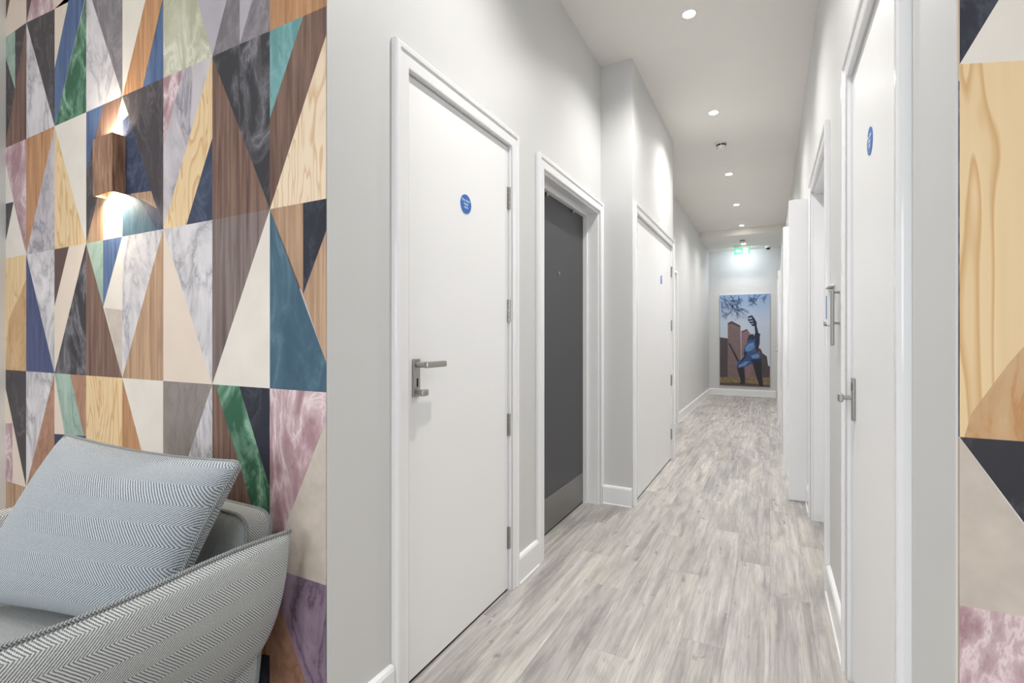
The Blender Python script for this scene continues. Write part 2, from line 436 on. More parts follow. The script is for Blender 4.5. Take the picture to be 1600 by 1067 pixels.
a('peach', 538,425, 538,1044, 455,1058, 455,770); a('tan', 455,770, 455,1058, 382,1072)
a('charcoal', 538,425, 720,348, 720,1008); a('navy', 538,425, 716,1008, 538,1044); a('mint', 538,425, 566,505, 538,530); a('slate', 538,860, 600,850, 690,1012, 538,1044); a('tan', 575,850, 665,838, 690,915)
a = crop(250, 0, q)
a('olive', 18,-60, 232,-60, 232,245, 18,348); a('lilac', 150,-60, 232,-60, 232,240)
a('grey_marble', 18,348, 232,245, 232,270, 18,1000); a('pink', 18,348, 105,306, 18,640); a('pine', 232,270, 232,605, 120,988, 18,1008, 18,995); a('navy', 232,605, 232,965, 118,988)
a('lilac', 232,-60, 310,-60, 240,240); a('grey', 310,-60, 352,-60, 352,190, 236,243); a('lilac', 352,-60, 424,-60, 352,188); a('grey', 424,-60, 485,-60, 485,130, 352,190)
a('black', 232,245, 485,130, 485,918); a('brown', 232,250, 485,918, 232,965)
a('orange', 485,-60, 735,-60, 735,12, 485,130); a('teal', 485,130, 630,65, 485,520); a('brown', 630,65, 735,12, 735,150, 485,918, 485,520); a('palepine', 735,150, 735,868, 485,918)
a = crop(250, 340, q)
a('white', 18,55, 232,12, 232,728); a('peach', 18,60, 232,728, 18,713)
a('taupew', 232,12, 485,-37, 232,725); a('cream', 485,-37, 485,747, 232,730)
a('tan', 485,-37, 630,-65, 630,337); a('ink', 630,-65, 735,-86, 735,55, 630,337); a('tan', 735,55, 735,640, 630,337); a('slate', 485,-37, 735,640, 735,766, 485,747)
a('taupe', 18,712, 232,730, 18,1372); a('white', 232,730, 232,1440, 18,1372)
a('brown', 232,730, 250,732, 485,1560, 485,1700, 232,1700); a('green', 245,732, 350,740, 485,1185, 485,1560); a('ink', 350,740, 485,747, 485,1185)
a('pink', 485,747, 735,766, 735,880, 485,1530)
a = crop(0, 340, q)
a('pine', 20,178, 118,168, 118,670, 20,663); a('sand', 118,270, 118,670, 20,663, 40,450)
a('white', 118,168, 241,140, 241,680); a('royal', 118,172, 241,680, 118,670)
a('dbrown', 241,140, 305,127, 241,390); a('peach', 305,127, 380,115, 241,680, 241,390); a('black', 380,115, 380,688, 241,680)
a('cream', 538,90, 538,700, 455,392, 530,92); a('stone', 460,395, 538,405, 538,700); a('mint', 380,115, 455,103, 455,395); a('blue', 455,103, 532,91, 455,392); a('brown', 380,115, 538,700, 380,688)
a('white', 538,90, 720,55, 538,700); a('tan', 720,55, 720,713, 538,700)
a('pine', 380,688, 538,700, 538,1280, 380,1250); a('orange', 538,700, 720,1371, 538,1320); a('cream', 538,700, 720,713, 720,1371)
a = crop(0, 560, 5.336)
a('charcoal', 38,85, 218,97, 218,1045, 38,205); a('peach', 38,205, 218,1045, 38,1020); a('pink', 38,540, 108,540, 112,1010, 38,1000)
a('white', 222,97, 455,112, 222,1050); a('umber', 455,112, 455,1200, 222,1050)
a('peach', 455,115, 545,640, 455,628); a('mint', 460,115, 590,125, 706,645, 545,640); a('umber', 590,125, 717,132, 717,645, 704,640); a('navy', 455,628, 717,645, 717,1100, 455,1060)
a = crop(360, 780, 3.72)
a('stone', 555,-465, 555,525, 330,450, 234,415, 234,390)
a('purple', 234,418, 555,522, 555,1300, 520,1300, 300,640, 234,440); a('umber', 234,440, 300,640, 520,1300, 234,1300)
a('ink', 0,870, 228,905, 228,1300, 0,1300)
cols_l = [(COLX[i], COLX[i + 1]) for i in range(8)]
rows_all = [(3.063, 2.547)] + [(ROWZ[i], ROWZ[i + 1]) for i in range(5)]
wp_build('wallpaper', wll, LP, True, cols_l, rows_all, LX0, -DL - .001, 3)
RP = []
def r_(key, *c): RP.append((key, [(c[i], c[i + 1]) for i in range(0, len(c), 2)]))
r_('ink', 1499,-60, 1597,-60, 1499,101); r_('cream', 1597,-60, 1700,-80, 1700,66, 1499,101)
r_('pine', 1499,101, 1700,66, 1700,678, 1499,664); r_('sand', 1506,664, 1517,646, 1575,568, 1700,430, 1700,678)
r_('black', 1499,664, 1700,677, 1700,950); r_('stone', 1499,660, 1700,958, 1700,980, 1499,945); r_('pink', 1499,945, 1700,980, 1700,1300, 1499,1300)
xs = [DR + .003 + .268 * i for i in range(8)]
wp_build('wallpaper', wlr, RP, False, [(xs[i], xs[i + 1]) for i in range(7)], rows_all, DR + .001, LX1, 8)

# ------------------------------------------------------------------ baseboards
def baseboard(name, side, D, y0, y1, label, axis='y', xs=None):
    prof = [(0, 0), (.017, 0), (.017, .112), (.013, .122), (.006, .127), (0, .127)]
    bead = [(.017, 0), (.022, 0), (.0205, .004), (.017, .006)]
    e = empty(name, ((wx(side, D, 0) if axis == 'y' else xs[0]), y0, 0), label, 'baseboard', kind='structure')
    for nm, pr, mt in (('board', prof, M['gloss']), ('sealant_bead', bead, M['gloss'])):
        V = []
        for s in (0, 1):
            for n, z in pr:
                V.append((wx(side, D, n), (y0, y1)[s], z) if axis == 'y' else (xs[s], y0 - n, z))
        k = len(pr)
        Fc = [tuple(range(k)), tuple(range(2 * k - 1, k - 1, -1))] + [(i, (i + 1) % k, k + (i + 1) % k, k + i) for i in range(k)]
        bm = bmesh.new(); vs = [bm.verts.new(v) for v in V]
        for f in Fc: bm.faces.new([vs[i] for i in f])
        bm_obj(nm, bm, mt, e)
AW = .068
baseboard('baseboard_left', -1, DL, Y0, OP1[0] - AW, 'short white skirting from the wallpaper corner to the near door')
baseboard('baseboard_left', -1, DL, OP1[1] + AW, OP2[0] - AW, 'short white skirting between near white door and dark door')
baseboard('baseboard_bay', 0, 0, 3.345, 0, 'white skirting across the face of the projecting bay', 'x', (-DL + .02, -DN))
baseboard('baseboard_left_far', -1, DF, 4.93, OP4[0] - AW, 'white skirting between bay and recessed far door')
baseboard('baseboard_left_far', -1, DF, OP4[1] + AW, YE - .018, 'long white skirting from the recessed far door to the picture wall')
baseboard('baseboard_end', 0, 0, YE, 0, 'white skirting under the tall picture', 'x', (-DF, DR - .13))
baseboard('baseboard_right', 1, DR, Y0, OP5[0] - AW, 'short white skirting from corridor mouth to the door with visible handle edge')
baseboard('baseboard_right', 1, DR, OP5[1] + AW, OP6[0] - AW, 'white skirting below the access box')
baseboard('baseboard_right', 1, DR, OP6[1] + AW, 4.0, 'tiny white skirting between deep doorway and boxed casing')

# ------------------------------------------------------------------ doors
def arc(cx, cn, r, a0, a1, k=5): return [(cx + r * math.cos(math.radians(a0 + (a1 - a0) * i / k)), cn + r * math.sin(math.radians(a0 + (a1 - a0) * i / k))) for i in range(k + 1)]
APROF = [(0, 0)] + arc(.005, .011, .005, 180, 90) + [(.044, .016)] + [(.047, .0215)] + arc(.058, .0125, .01, 90, 0) + [(.068, 0)]
def architrave(parent, side, D, y0, y1, zt, bev=None):
    k = len(APROF); V = []
    for st in range(4):
        for wd, n in APROF:
            yy = (y0 - wd) if st < 2 else (y1 + wd); zz = 0 if st in (0, 3) else zt + wd
            V.append((wx(side, D, n), yy, zz))
    Fc = [tuple(range(k)), tuple(range(4 * k - 1, 3 * k - 1, -1))]
    for s in range(3):
        for i in range(k - 1): Fc.append((s * k + i, s * k + i + 1, (s + 1) * k + i + 1, (s + 1) * k + i))
    bm = bmesh.new(); vs = [bm.verts.new(v) for v in V]
    for f in Fc:
        fc = bm.faces.new([vs[i] for i in f])
        if len(f) == 4 and (vs[f[0]].co - vs[f[1]].co).length < .0024: fc.smooth = True
    return bm_obj('architrave', bm, M['gloss'], parent)
def lining(parent, side, D, y0, y1, zt, dep, t=.004):
    # jambs and head of the opening, t thick inside the opening
    for d in ((y0, y0 + t, 0, zt), (y1 - t, y1, 0, zt)):
        wbox('jamb', side, D, d[0], d[1], -dep, -.0005, d[2], d[3], M['gloss'], parent)
    wbox('head_jamb', side, D, y0 + t, y1 - t, -dep, -.0005, zt - t, zt, M['gloss'], parent)
def hinge(parent, side, D, y, n, z):
    h = wbox('hinge', side, D, y - .012, y - .003, n - .001, n + .003, z - .05, z + .05, M['steel'], parent)
    bm = bmesh.new(); X = wx(side, D, n + .006)
    for i in range(5): add_cyl(bm, (X, y, z - .05 + i * .02 + .0008), (X, y, z - .05 + (i + 1) * .02 - .0008), .0058, n=12)
    bm_obj('hinge_knuckle', bm, M['steel'], h)
def sign(parent, side, D, y, n, z, text=True):
    X0, X1 = wx(side, D, n), wx(side, D, n + .002)
    s = cyl('door_sign', (X0, y, z), (X1, y, z), .0375, M['blue'], parent, n=40)
    s['label'] = 'round blue fire door notice with white lettering'
    if text:
        cu = bpy.data.curves.new('lettering', 'FONT'); cu.body = 'Fire door\nkeep\nshut'; cu.align_x = 'CENTER'; cu.size = .0155; cu.space_line = .85
        cu.extrude = .0003
        to = bpy.data.objects.new('tmp', cu); C.objects.link(to)
        bpy.context.view_layer.update()
        me = bpy.data.meshes.new_from_object(to.evaluated_get(bpy.context.evaluated_depsgraph_get()))
        bpy.data.objects.remove(to)
        for v in me.vertices:
            a, b = v.co.x, v.co.y
            v.co = Vector((wx(side, D, n + .002 + v.co.z + .0002), y + (a if side < 0 else -a), z + b + .0095))
        me.materials.clear(); link('lettering', me, M['white_ink'], s)
def lever(parent, side, D, y, n, z, out, far=1, thumb=True):
    # backplate with lever, keyhole and thumb turn; out = +1/-1 direction the lever points along the wall
    p = wbox('handle_plate', side, D, y - .017, y + .017, n, n + .009, z - .108, z + .02, M['steel'], parent, .003)
    bm = bmesh.new()
    add_cyl(bm, (wx(side, D, n + .008), y, z), (wx(side, D, n + .05), y, z), .0095, n=14)
    a, b = sorted((y - out * .01, y + out * .1)); xa, xb = sorted((wx(side, D, n + .042), wx(side, D, n + .06)))
    add_box(bm, xa, xb, a, b, z - .010, z + .011, .004)
    bm_obj('lever', bm, M['steel'], p)
    wbox('keyhole', side, D, y - .004, y + .004, n + .0085, n + .0096, z - .074, z - .046, M['gap'], p)
    if thumb:
        bm = bmesh.new()
        add_cyl(bm, (wx(side, D, n + .008), y, z - .092), (wx(side, D, n + .03), y, z - .092), .007, n=12)
        xa, xb = sorted((wx(side, D, n + .026), wx(side, D, n + .044)))
        add_box(bm, xa, xb, y - .015, y + .018, z - .104, z - .082, .004)
        bm_obj('thumb_turn', bm, M['steel'], p)
def knob_plate(parent, side, D, y, n, z):
    p = wbox('handle_plate', side, D, y - .017, y + .017, n, n + .009, z - .075, z + .065, M['steel'], parent, .003)
    bm = bmesh.new()
    add_cyl(bm, (wx(side, D, n + .008), y, z), (wx(side, D, n + .036), y, z), .007, n=14)
    xa, xb = sorted((wx(side, D, n + .032), wx(side, D, n + .046))); add_box(bm, xa, xb, y - .018, y + .018, z - .015, z + .012, .004)
    bm_obj('knob', bm, M['steel'], p)
    wbox('keyhole', side, D, y - .004, y + .004, n + .0085, n + .0096, z + .022, z + .048, M['gap'], p)
def leaf(parent, side, D, y0, y1, n, z1, mat, thick=.044, z0=.010):
    wbox('gap_shade_strip', side, D, y0 + .001, y1 - .001, n - thick + .004, n - .004, .0006, z0, M['black'], parent)  # black strip added to draw the shade in the gap below the leaf
    return wbox('leaf', side, D, y0, y1, n - thick, n, z0, z1, mat, parent, .0015, 1)

# 1: near white door
d = empty('door_1', (-DL, OP1[0], 0), 'white door with steel lever and round blue notice beside the wallpaper', 'door', kind='structure')
architrave(d, -1, DL, OP1[0] + .003, OP1[1] - .003, HEAD - .003); lining(d, -1, DL, *OP1, HEAD, .17)
leaf(d, -1, DL, OP1[0] + .007, OP1[1] - .008, -.004, HEAD - .008, M['door'])
for z in (1.78, 1.27, .753, .24): hinge(d, -1, DL, OP1[1] - .005, -.004, z)
sign(d, -1, DL, 1.621, -.004, 1.668); lever(d, -1, DL, 1.312, -.004, 1.055, 1)
# 2: dark recessed door
d = empty('door_2', (-DL, OP2[0], 0), 'dark grey recessed door with steel kick plate and peephole', 'door', kind='structure')
architrave(d, -1, DL, OP2[0] + .003, OP2[1] - .003, HEAD + .003); lining(d, -1, DL, *OP2, HEAD, .19, .012)
lf = leaf(d, -1, DL, OP2[0] + .016, OP2[1] - .016, -.105, HEAD - .016, M['dark_door'])
wbox('kick_plate', -1, DL, OP2[0] + .02, OP2[1] - .02, -.105, -.103, .014, .214, M['kick'], d)
bm = bmesh.new(); X = wx(-1, DL, -.105); add_cyl(bm, (X, 2.823, 1.546), (X + .006, 2.823, 1.546), .011, n=18)
ph = bm_obj('peephole', bm, M['steel'], d); cyl('peephole_lens', (X + .005, 2.823, 1.546), (X + .0065, 2.823, 1.546), .004, M['black'], ph)
for a, b in ((OP2[0] + .012, OP2[0] + .028), (OP2[1] - .028, OP2[1] - .012)): wbox('door_stop', -1, DL, a, b, -.104, -.075, 0, HEAD - .012, M['gloss'], d)
wbox('head_stop', -1, DL, OP2[0] + .028, OP2[1] - .028, -.104, -.075, HEAD - .028, HEAD - .012, M['gloss'], d)
for yy in (2.62, 3.05):
    wbox('latch_catch', -1, DL, yy - .012, yy + .012, -.103, -.09, HEAD - .05, HEAD - .03, M['steel'], d)
# 3: double cupboard door in the bay
d = empty('door_3', (-DN, OP3[0], 0), 'white double cupboard door with round blue notice in the projecting bay', 'door', kind='structure')
architrave(d, -1, DN, OP3[0] + .003, OP3[1] - .003, HEAD - .003); lining(d, -1, DN, *OP3, HEAD, .17)
leaf(d, -1, DN, OP3[0] + .007, 4.1375, -.004, HEAD - .008, M['door']); leaf(d, -1, DN, 4.1435, OP3[1] - .008, -.004, HEAD - .008, M['door'])
for z in (1.78, 1.27, .753, .24): hinge(d, -1, DN, OP3[1] - .005, -.004, z); 
for z in (1.78, 1.27, .753, .24): hinge(d, -1, DN, OP3[0] + .0165, -.004, z)
sign(d, -1, DN, 4.377, -.004, 1.655)
# 4: far recessed door
d = empty('door_4', (-DF, OP4[0], 0), 'white recessed door beyond the projecting bay', 'door', kind='structure')
architrave(d, -1, DF, OP4[0] + .003, OP4[1] - .003, HEAD + .003); lining(d, -1, DF, *OP4, HEAD, .19, .012)
leaf(d, -1, DF, OP4[0] + .016, OP4[1] - .016, -.09, HEAD - .016, M['door'])
lever(d, -1, DF, OP4[1] - .075, -.09, 1.2, -1)
# 5: near white door on the right wall
d = empty('door_5', (DR, OP5[0], 0), 'white door with round blue notice opposite the near white door', 'door', kind='structure')
architrave(d, 1, DR, OP5[0] + .003, OP5[1] - .003, HEAD - .003); lining(d, 1, DR, *OP5, HEAD, .17)
leaf(d, 1, DR, OP5[0] + .008, OP5[1] - .007, -.004, HEAD - .008, M['door'])
for z in (1.78, 1.27, .753, .24): hinge(d, 1, DR, OP5[0] + .005, -.004, z)
sign(d, 1, DR, 1.653, -.004, 1.684); knob_plate(d, 1, DR, OP5[1] - .05, -.004, .95)
# 6: deep doorway on the right wall
d = empty('door_6', (DR, OP6[0], 0), 'white deep recessed door opposite the dark door', 'door', kind='structure')
architrave(d, 1, DR, OP6[0] + .003, OP6[1] - .003, HEAD6 + .003); lining(d, 1, DR, *OP6, HEAD6, .19, .012)
leaf(d, 1, DR, OP6[0] + .016, OP6[1] - .016, -.12, HEAD6 - .016, M['door'])
# boxed casing along the right wall with two doors set on it
BX = .122
cs = empty('trim_2', (DR, 4.0, 0), 'white gloss boxed casing, door height, projecting from the right corridor wall', 'casing', kind='structure')
box('casing_end', (DR - BX, DR - .0005, 4.0, 4.03, 0, 2.125), M['gloss'], cs, .008, 5)
box('casing_side', (DR - BX + .003, DR - .0005, 4.03, 9.35, 0, 2.12), M['gloss'], cs, .004)
for i, (a, b, hn) in enumerate(((4.80, 5.54, False), (7.80, 8.56, True))):
    d = empty('door_%d' % (7 + i), (DR - BX, a, 0), ['white door in the gloss casing, the one beside the deep doorway', 'white door in the gloss casing, the one beside the picture wall'][i], 'door', kind='structure')
    D7 = DR - BX + .003
    architrave(d, 1, D7, a, b, HEAD)
    wbox('leaf', 1, D7, a + .004, b - .004, .0005, .006, .009, HEAD - .004, M['door'], d)
    if hn: lever(d, 1, D7, b - .06, .006, 1.05, -1)

# ------------------------------------------------------------------ ceiling fittings
def downlight(x, y, zc, label, group, power, color=(1, .98, .955)):
    e = empty('downlight', (x, y, zc), label, 'downlight', group)
    bm = bmesh.new(); n = 32; prof = [(.032, -.0005), (.035, -.004), (.043, -.005), (.046, 0)]
    rings = [[bm.verts.new((r * math.cos(2 * math.pi * k / n), r * math.sin(2 * math.pi * k / n), z)) for k in range(n)] for r, z in prof]
    for i in range(len(prof) - 1):
        for k in range(n): bm.faces.new((rings[i][k], rings[i][(k + 1) % n], rings[i + 1][(k + 1) % n], rings[i + 1][k]))
    bm_obj('trim_ring', bm, M['white_plastic'], e, False, True)
    bm = bmesh.new(); bmesh.ops.create_circle(bm, cap_ends=True, segments=28, radius=.033)
    for v in bm.verts: v.co.z = -.0046
    bm_obj('lens', bm, M['lens'], e, False)
    l = bpy.data.lights.new('downlight_beam', 'SPOT'); l.energy = power; l.spot_size = math.radians(140); l.spot_blend = 1; l.shadow_soft_size = .035; l.color = color
    o = bpy.data.objects.new('downlight_beam', l); C.objects.link(o); o.parent = e; o.location = (0, 0, -.012)
    return e
for y, where in ((1.55, 'above the near white door'), (3.04, 'above the dark grey door'), (4.46, 'above the double cupboard door'), (6.2, 'beyond the ceiling sensor, above the recessed far door'),
                 (7.66, 'midway between recessed far door and lowered ceiling'), (9.1, 'just short of the lowered ceiling section')):
    downlight(-.42, y, HC, 'recessed corridor spotlight ' + where, 'corridor ceiling spotlights', DOWNLIGHT_W * {1.55: .98, 3.04: 1.15, 4.46: 1.05, 6.2: 1.1, 7.66: 1.1, 9.1: .9}[y])
downlight(-.44, 10.25, HB, 'recessed spotlight in the lowered ceiling section before the exit sign', None, DOWNLIGHT_W * .5)
for x, y, where in ((-2.3, -.35, 'above the armchair'), (-.7, -.6, 'in front of the corridor mouth'), (-2.3, -2.0, 'between armchair side wall and window'),
                    (-.6, -2.0, 'before the middle of the window'), (.95, -.6, 'before the papered wall without armchair'), (.95, -2.0, 'before the window corner away from the armchair')):
    downlight(x, y, HC, 'recessed lounge spotlight ' + where, 'lounge ceiling spotlights', LOUNGE_W)
def detector(x, y, zc, label):
    e = empty('smoke_detector', (x, y, zc), label, 'smoke detector')
    cyl('base', (0, 0, 0), (0, 0, -.012), .052, M['white_plastic'], e, n=36, world=False)
    cyl('body', (0, 0, -.03), (0, 0, -.056), .045, M['white_plastic'], e, .036, n=36, world=False)
    cyl('sensing_ring', (0, 0, -.012), (0, 0, -.03), .040, M['white_plastic'], e, n=36, world=False)
    for k in range(9):
        t = 2 * math.pi * k / 9; bm = bmesh.new()
        add_box(bm, -.0105, .0105, .0385,   .0435, -.0285, -.0135)
        bmesh.ops.rotate(bm, verts=bm.verts, matrix=Matrix.Rotation(t, 3, 'Z'))
        bm_obj('vent_slot', bm, M['black'], e, False)
detector(-.42, 5.2, HC, 'white smoke detector with dark vents among the corridor spotlights')
detector(-.44, 9.85, HB, 'white smoke detector on the lowered ceiling near the exit sign')
e = empty('ceiling_sensor', (-.42, 5.7, HC), 'small flat white ceiling sensor beside the smoke detector', 'sensor')
cyl('body', (0, 0, 0), (0, 0, -.008), .034, M['white_plastic'], e, .028, 28, False); cyl('lens', (0, 0, -.008), (0, 0, -.016), .014, M['white_plastic'], e, .008, 20, False)
e = empty('dome_camera', (-.03, 10.72, HB), 'small white dome camera with black lens beside the exit sign', 'camera')
cyl('base', (0, 0, 0), (0, 0, -.035), .058, M['white_plastic'], e, .052, 28, False)
bm = bmesh.new(); bmesh.ops.create_uvsphere(bm, u_segments=24, v_segments=14, radius=.04)
for v in bm.verts: v.co.z = v.co.z * .9 - .035
bm_obj('lens', bm, M['black'], e, False, True)
# exit sign
EX, EY, EZ = -.475, 10.45, HB
e = empty('exit_sign', (EX, EY, EZ), 'green illuminated exit sign with white running figure and arrow under the ceiling', 'exit sign')
box('housing', (-.15, .15, -.03, .03, -.035, 0), M['white_plastic'], e, .006, 2, False)
box('panel', (-.138, .138, -.006, .006, -.165, -.035), M['exit_green'], e, .001, 1, False)
def flat(name, polys, y, mat, parent, rev=False):
    V = []; Fc = []
    for p in polys:
        i = len(V); V += [(a, y, b) for a, b in p]; Fc.append(tuple(range(i, i + len(p))))
    return mesh(name, V, Fc, mat, parent, False)
zc = -.1
flat('arrow', [[(-.115, zc), (-.075, zc - .04), (-.075, zc - .014), (-.02, zc - .014), (-.02, zc + .014), (-.075, zc + .014), (-.075, zc + .04)]], -.0066, M['exit_white'], e)
flat('doorway', [[(.02, zc - .05), (.10, zc - .05), (.10, zc + .05), (.02, zc + .05)]], -.0066, M['exit_white'], e)
flat('running_figure', [[(.055, zc + .03), (.067, zc + .03), (.07, zc + .042), (.061, zc + .048), (.053, zc + .042)],
     [(.04, zc + .022), (.075, zc + .024), (.085, zc + .004), (.078, zc + .002), (.07, zc + .014), (.07, zc - .008), (.088, zc - .03), (.082, zc - .036), (.06, zc - .014), (.045, zc - .03), (.028, zc - .03), (.028, zc - .023), (.042, zc - .022), (.054, zc - .004), (.052, zc + .013), (.04, zc + .013), (.032, zc + .002), (.026, zc + .006)]], -.007, M['exit_green'], e)
box('light_strip', (-.13, .13, -.004, .022, -.0385, -.0351), M['led'], e, 0, 1, False)
l = bpy.data.lights.new('exit_glow', 'AREA'); l.shape = 'RECTANGLE'; l.size = .25; l.size_y = .03; l.energy = 3; l.color = (.84, .89, 1)
o = bpy.data.objects.new('exit_glow', l); C.objects.link(o); o.parent = e; o.location = (0, .02, -.045); o.rotation_euler = (math.radians(35), 0, 0)

# ------------------------------------------------------------------ tall picture on the end wall
PX0, PZ1 = on_wall(1125, 460, YE); PX1, PZ0 = on_wall(1203, 603, YE)
PZ0 = .2; PZ1 = 2.04
pc = empty('picture', ((PX0 + PX1) / 2, YE - .025, PZ0), 'tall unframed picture of a blue statue raising one arm before towers', 'picture')
box('canvas', (PX0, PX1, YE - .025, YE - .001, PZ0, PZ1), M['white_plastic'], pc, .002, 1)
sk = NT('print_sky'); v = sk.coord((1, 1, 1)); sx = sk.n('ShaderNodeSeparateXYZ'); sk.l(v, sx.inputs[0])
g = sk.math('DIVIDE', sk.math('SUBTRACT', sx.outputs[2], PZ0), PZ1 - PZ0)
msky = sk.fin(sk.ramp(g, [(.2, srgb(205, 208, 216)), (.7, srgb(186, 198, 214)), (1, srgb(130, 160, 198))]), .6)
PM = [msky, m_plain('print_dark_brick', (84, 74, 76), .6, 0, .2, 20), m_plain('print_tower', (126, 106, 106), .6, 0, .15, 14), m_plain('print_tower_red', (140, 110, 114), .6, 0, .15, 14),
      m_plain('print_ground', (150, 128, 96), .6, 0, .5, 16), m_plain('print_night_blue', (40, 48, 74), .6, 0, .3, 14), m_plain('print_statue_blue', (62, 92, 142), .6, 0, .45, 16),
      m_plain('print_pale_blue', (110, 148, 196), .6, 0, .3, 16), m_plain('print_legs', (46, 42, 52), .6, 0, .2, 16), m_plain('print_twig', (86, 104, 140), .6), m_plain('print_tower_dark', (88, 74, 76), .6, 0, .2, 14)]
V = []; Fc = []; mi = []
def pp(m, *c):
    i = len(V); dpt = YE - .0252 - .00025 * len(Fc)
    if m == 9: dpt = YE - .0252 - .006
    pts = [(c[k], c[k + 1]) for k in range(0, len(c), 2)]
    for a_, b_ in pts:
        fx = min(max((a_ - 68) / 502, 0), 1); fz = min(max((b_ - 70) / 912, 0), 1)
        V.append((PX0 + fx * (PX1 - PX0), dpt, PZ1 - fz * (PZ1 - PZ0)))
    Fc.append(tuple(range(i, i + len(pts)))); mi.append(m)
pp(0, 68,70, 570,70, 570,982, 68,982)
pp(1, 68,495, 100,500, 155,508, 160,905, 68,905); pp(1, 450,600, 480,610, 500,655, 540,682, 552,770, 570,785, 568,895, 380,895, 400,620)
pp(2, 150,352, 190,332, 280,380, 288,905, 150,905); pp(10, 190,332, 280,380, 280,400, 190,360, 150,368, 150,352)
pp(3, 288,437, 345,415, 378,460, 384,905, 288,905); pp(10, 288,437, 345,415, 352,425, 292,452)
pp(2, 380,640, 470,640, 500,895, 380,895)
pp(4, 68,900, 570,888, 570,982, 68,982); pp(10, 68,958, 300,950, 570,965, 570,982, 68,982)
pp(5, 155,555, 172,558, 268,735, 250,742)
pp(8, 243,800, 318,790, 326,900, 326,962, 275,965, 282,930); pp(8, 400,750, 488,735, 492,850, 506,982, 470,984, 428,850)
pp(5, 425,500, 418,468, 428,455, 420,385, 438,372, 458,455, 480,465, 472,478, 470,560, 445,650, 415,640)
pp(6, 318,600, 348,548, 362,500, 378,472, 405,465, 424,490, 428,560, 440,640, 470,655, 492,705, 484,742, 400,752, 330,790, 258,806, 238,795, 252,752, 292,715, 322,680, 308,650)
pp(5, 345,545, 362,480, 395,462, 425,490, 415,520, 372,515); pp(5, 312,645, 345,640, 330,700, 300,735, 280,735, 318,690); pp(5, 380,720, 490,706, 484,742, 398,752)
pp(7, 325,600, 365,560, 412,545, 422,600, 380,632, 335,640); pp(7, 385,680, 440,655, 470,672, 462,700, 400,705); pp(7, 262,775, 330,735, 372,735, 330,775, 262,798)
pp(5, 352,292, 395,278, 412,300, 400,312, 388,296, 360,306); pp(5, 395,280, 420,310, 442,352, 440,380, 420,385, 408,345, 392,300); pp(5, 352,318, 405,315, 408,328, 372,332, 358,334); pp(5, 366,340, 412,342, 416,356, 384,358, 370,352); pp(5, 384,368, 428,362, 436,384, 398,384)
rn = random.Random(11)
def twig(x, y, a, ln, wd):
    n = 5
    for k in range(n):
        x2, y2 = x + math.cos(a) * ln / n, y + math.sin(a) * ln / n
        if not (70 < x2 < 568 and 72 < y2 < 330): return
        nx, ny = -math.sin(a) * wd, math.cos(a) * wd
        pp(9, x - nx, y - ny, x2 - nx, y2 - ny, x2 + nx, y2 + ny, x + nx, y + ny)
        x, y = x2, y2; a += rn.uniform(-.35, .35)
        if wd > .9 and rn.random() < .75: twig(x, y, a + rn.choice((-1, 1)) * rn.uniform(.4, .9), ln * .5, wd * .6)
for x_, y_, a_, l_, w_ in ((75, 90, .5, 190, 3), (110, 72, 1.2, 150, 2.5), (180, 72, .9, 160, 2.6), (260, 72, 1.6, 90, 2.6), (150, 150, .55, 230, 2), (360, 72, 1.2, 80, 2), (420, 72, 1.9, 90, 2.4), (480, 74, 2.4, 100, 2), (540, 74, 2.2, 70, 2), (85, 130, 1.4, 120, 2), (230, 75, 2.2, 130, 2)):
    twig(x_, y_, a_, l_, w_)
me = bpy.data.meshes.new('print'); me.from_pydata(V, [], Fc); me.update()
link('print', me, PM, pc); me.polygons.foreach_set('material_index', mi)

# ------------------------------------------------------------------ access box with grey bar on the right wall
e = empty('access_box', (DR, 2.5, 1.1), 'white access box with blue label and grey upright bar on the right wall', 'access box')
wbox('housing', 1, DR, 2.53, 2.585, 0, .02, 1.2, 1.36, M['white_plastic'], e, .004)
wbox('blue_label', 1, DR, 2.54, 2.575, .02, .0206, 1.23, 1.33, M['blue'], e)
wbox('top_bracket', 1, DR, 2.44, 2.59, .0, .022, 1.362, 1.370, M['white_plastic'], e, .003)
bm = bmesh.new(); add_cyl(bm, (DR, 2.56, 1.21), (DR - .03, 2.56, 1.21), .012, n=14); bm_obj('knob', bm, M['steel'], e)
b_ = wbox('upright_bar', 1, DR, 2.275, 2.30, .018, .03, 1.115, 1.335, M['grey_bar'], e, .004)
for z in (1.205, 1.325): cyl('stand_off', (DR, 2.288, z), (DR - .02, 2.288, z), .007, M['steel'], b_)

# ------------------------------------------------------------------ wall lamp
SX0, SX1, SY0, SY1, SZ0, SZ1 = -2.218, -2.077, .892, .935, 1.668, 1.879
lm = empty('wall_lamp', ((SX0 + SX1) / 2, SY1, SZ0), 'wooden box wall lamp throwing light up and down the wallpaper', 'wall lamp')
t_ = .006
box('front_panel', (SX0, SX1, SY0, SY0 + t_, SZ0, SZ1), M['lamp_wood'], lm, .001, 1)
box('side_panel', (SX0, SX0 + t_, SY0 + t_, SY1, SZ0, SZ1), M['lamp_wood'], lm, .001, 1)
box('side_panel', (SX1 - t_, SX1, SY0 + t_, SY1, SZ0, SZ1), M['lamp_wood'], lm, .001, 1)
zm = (SZ0 + SZ1) / 2
box('lamp_holder', (SX0 + t_, SX1 - t_, SY0 + t_, SY1, zm - .07, zm + .07), M['white_plastic'], lm, .001, 1)
cx_, cy_ = (SX0 + SX1) / 2, (SY0 + t_ + SY1) / 2
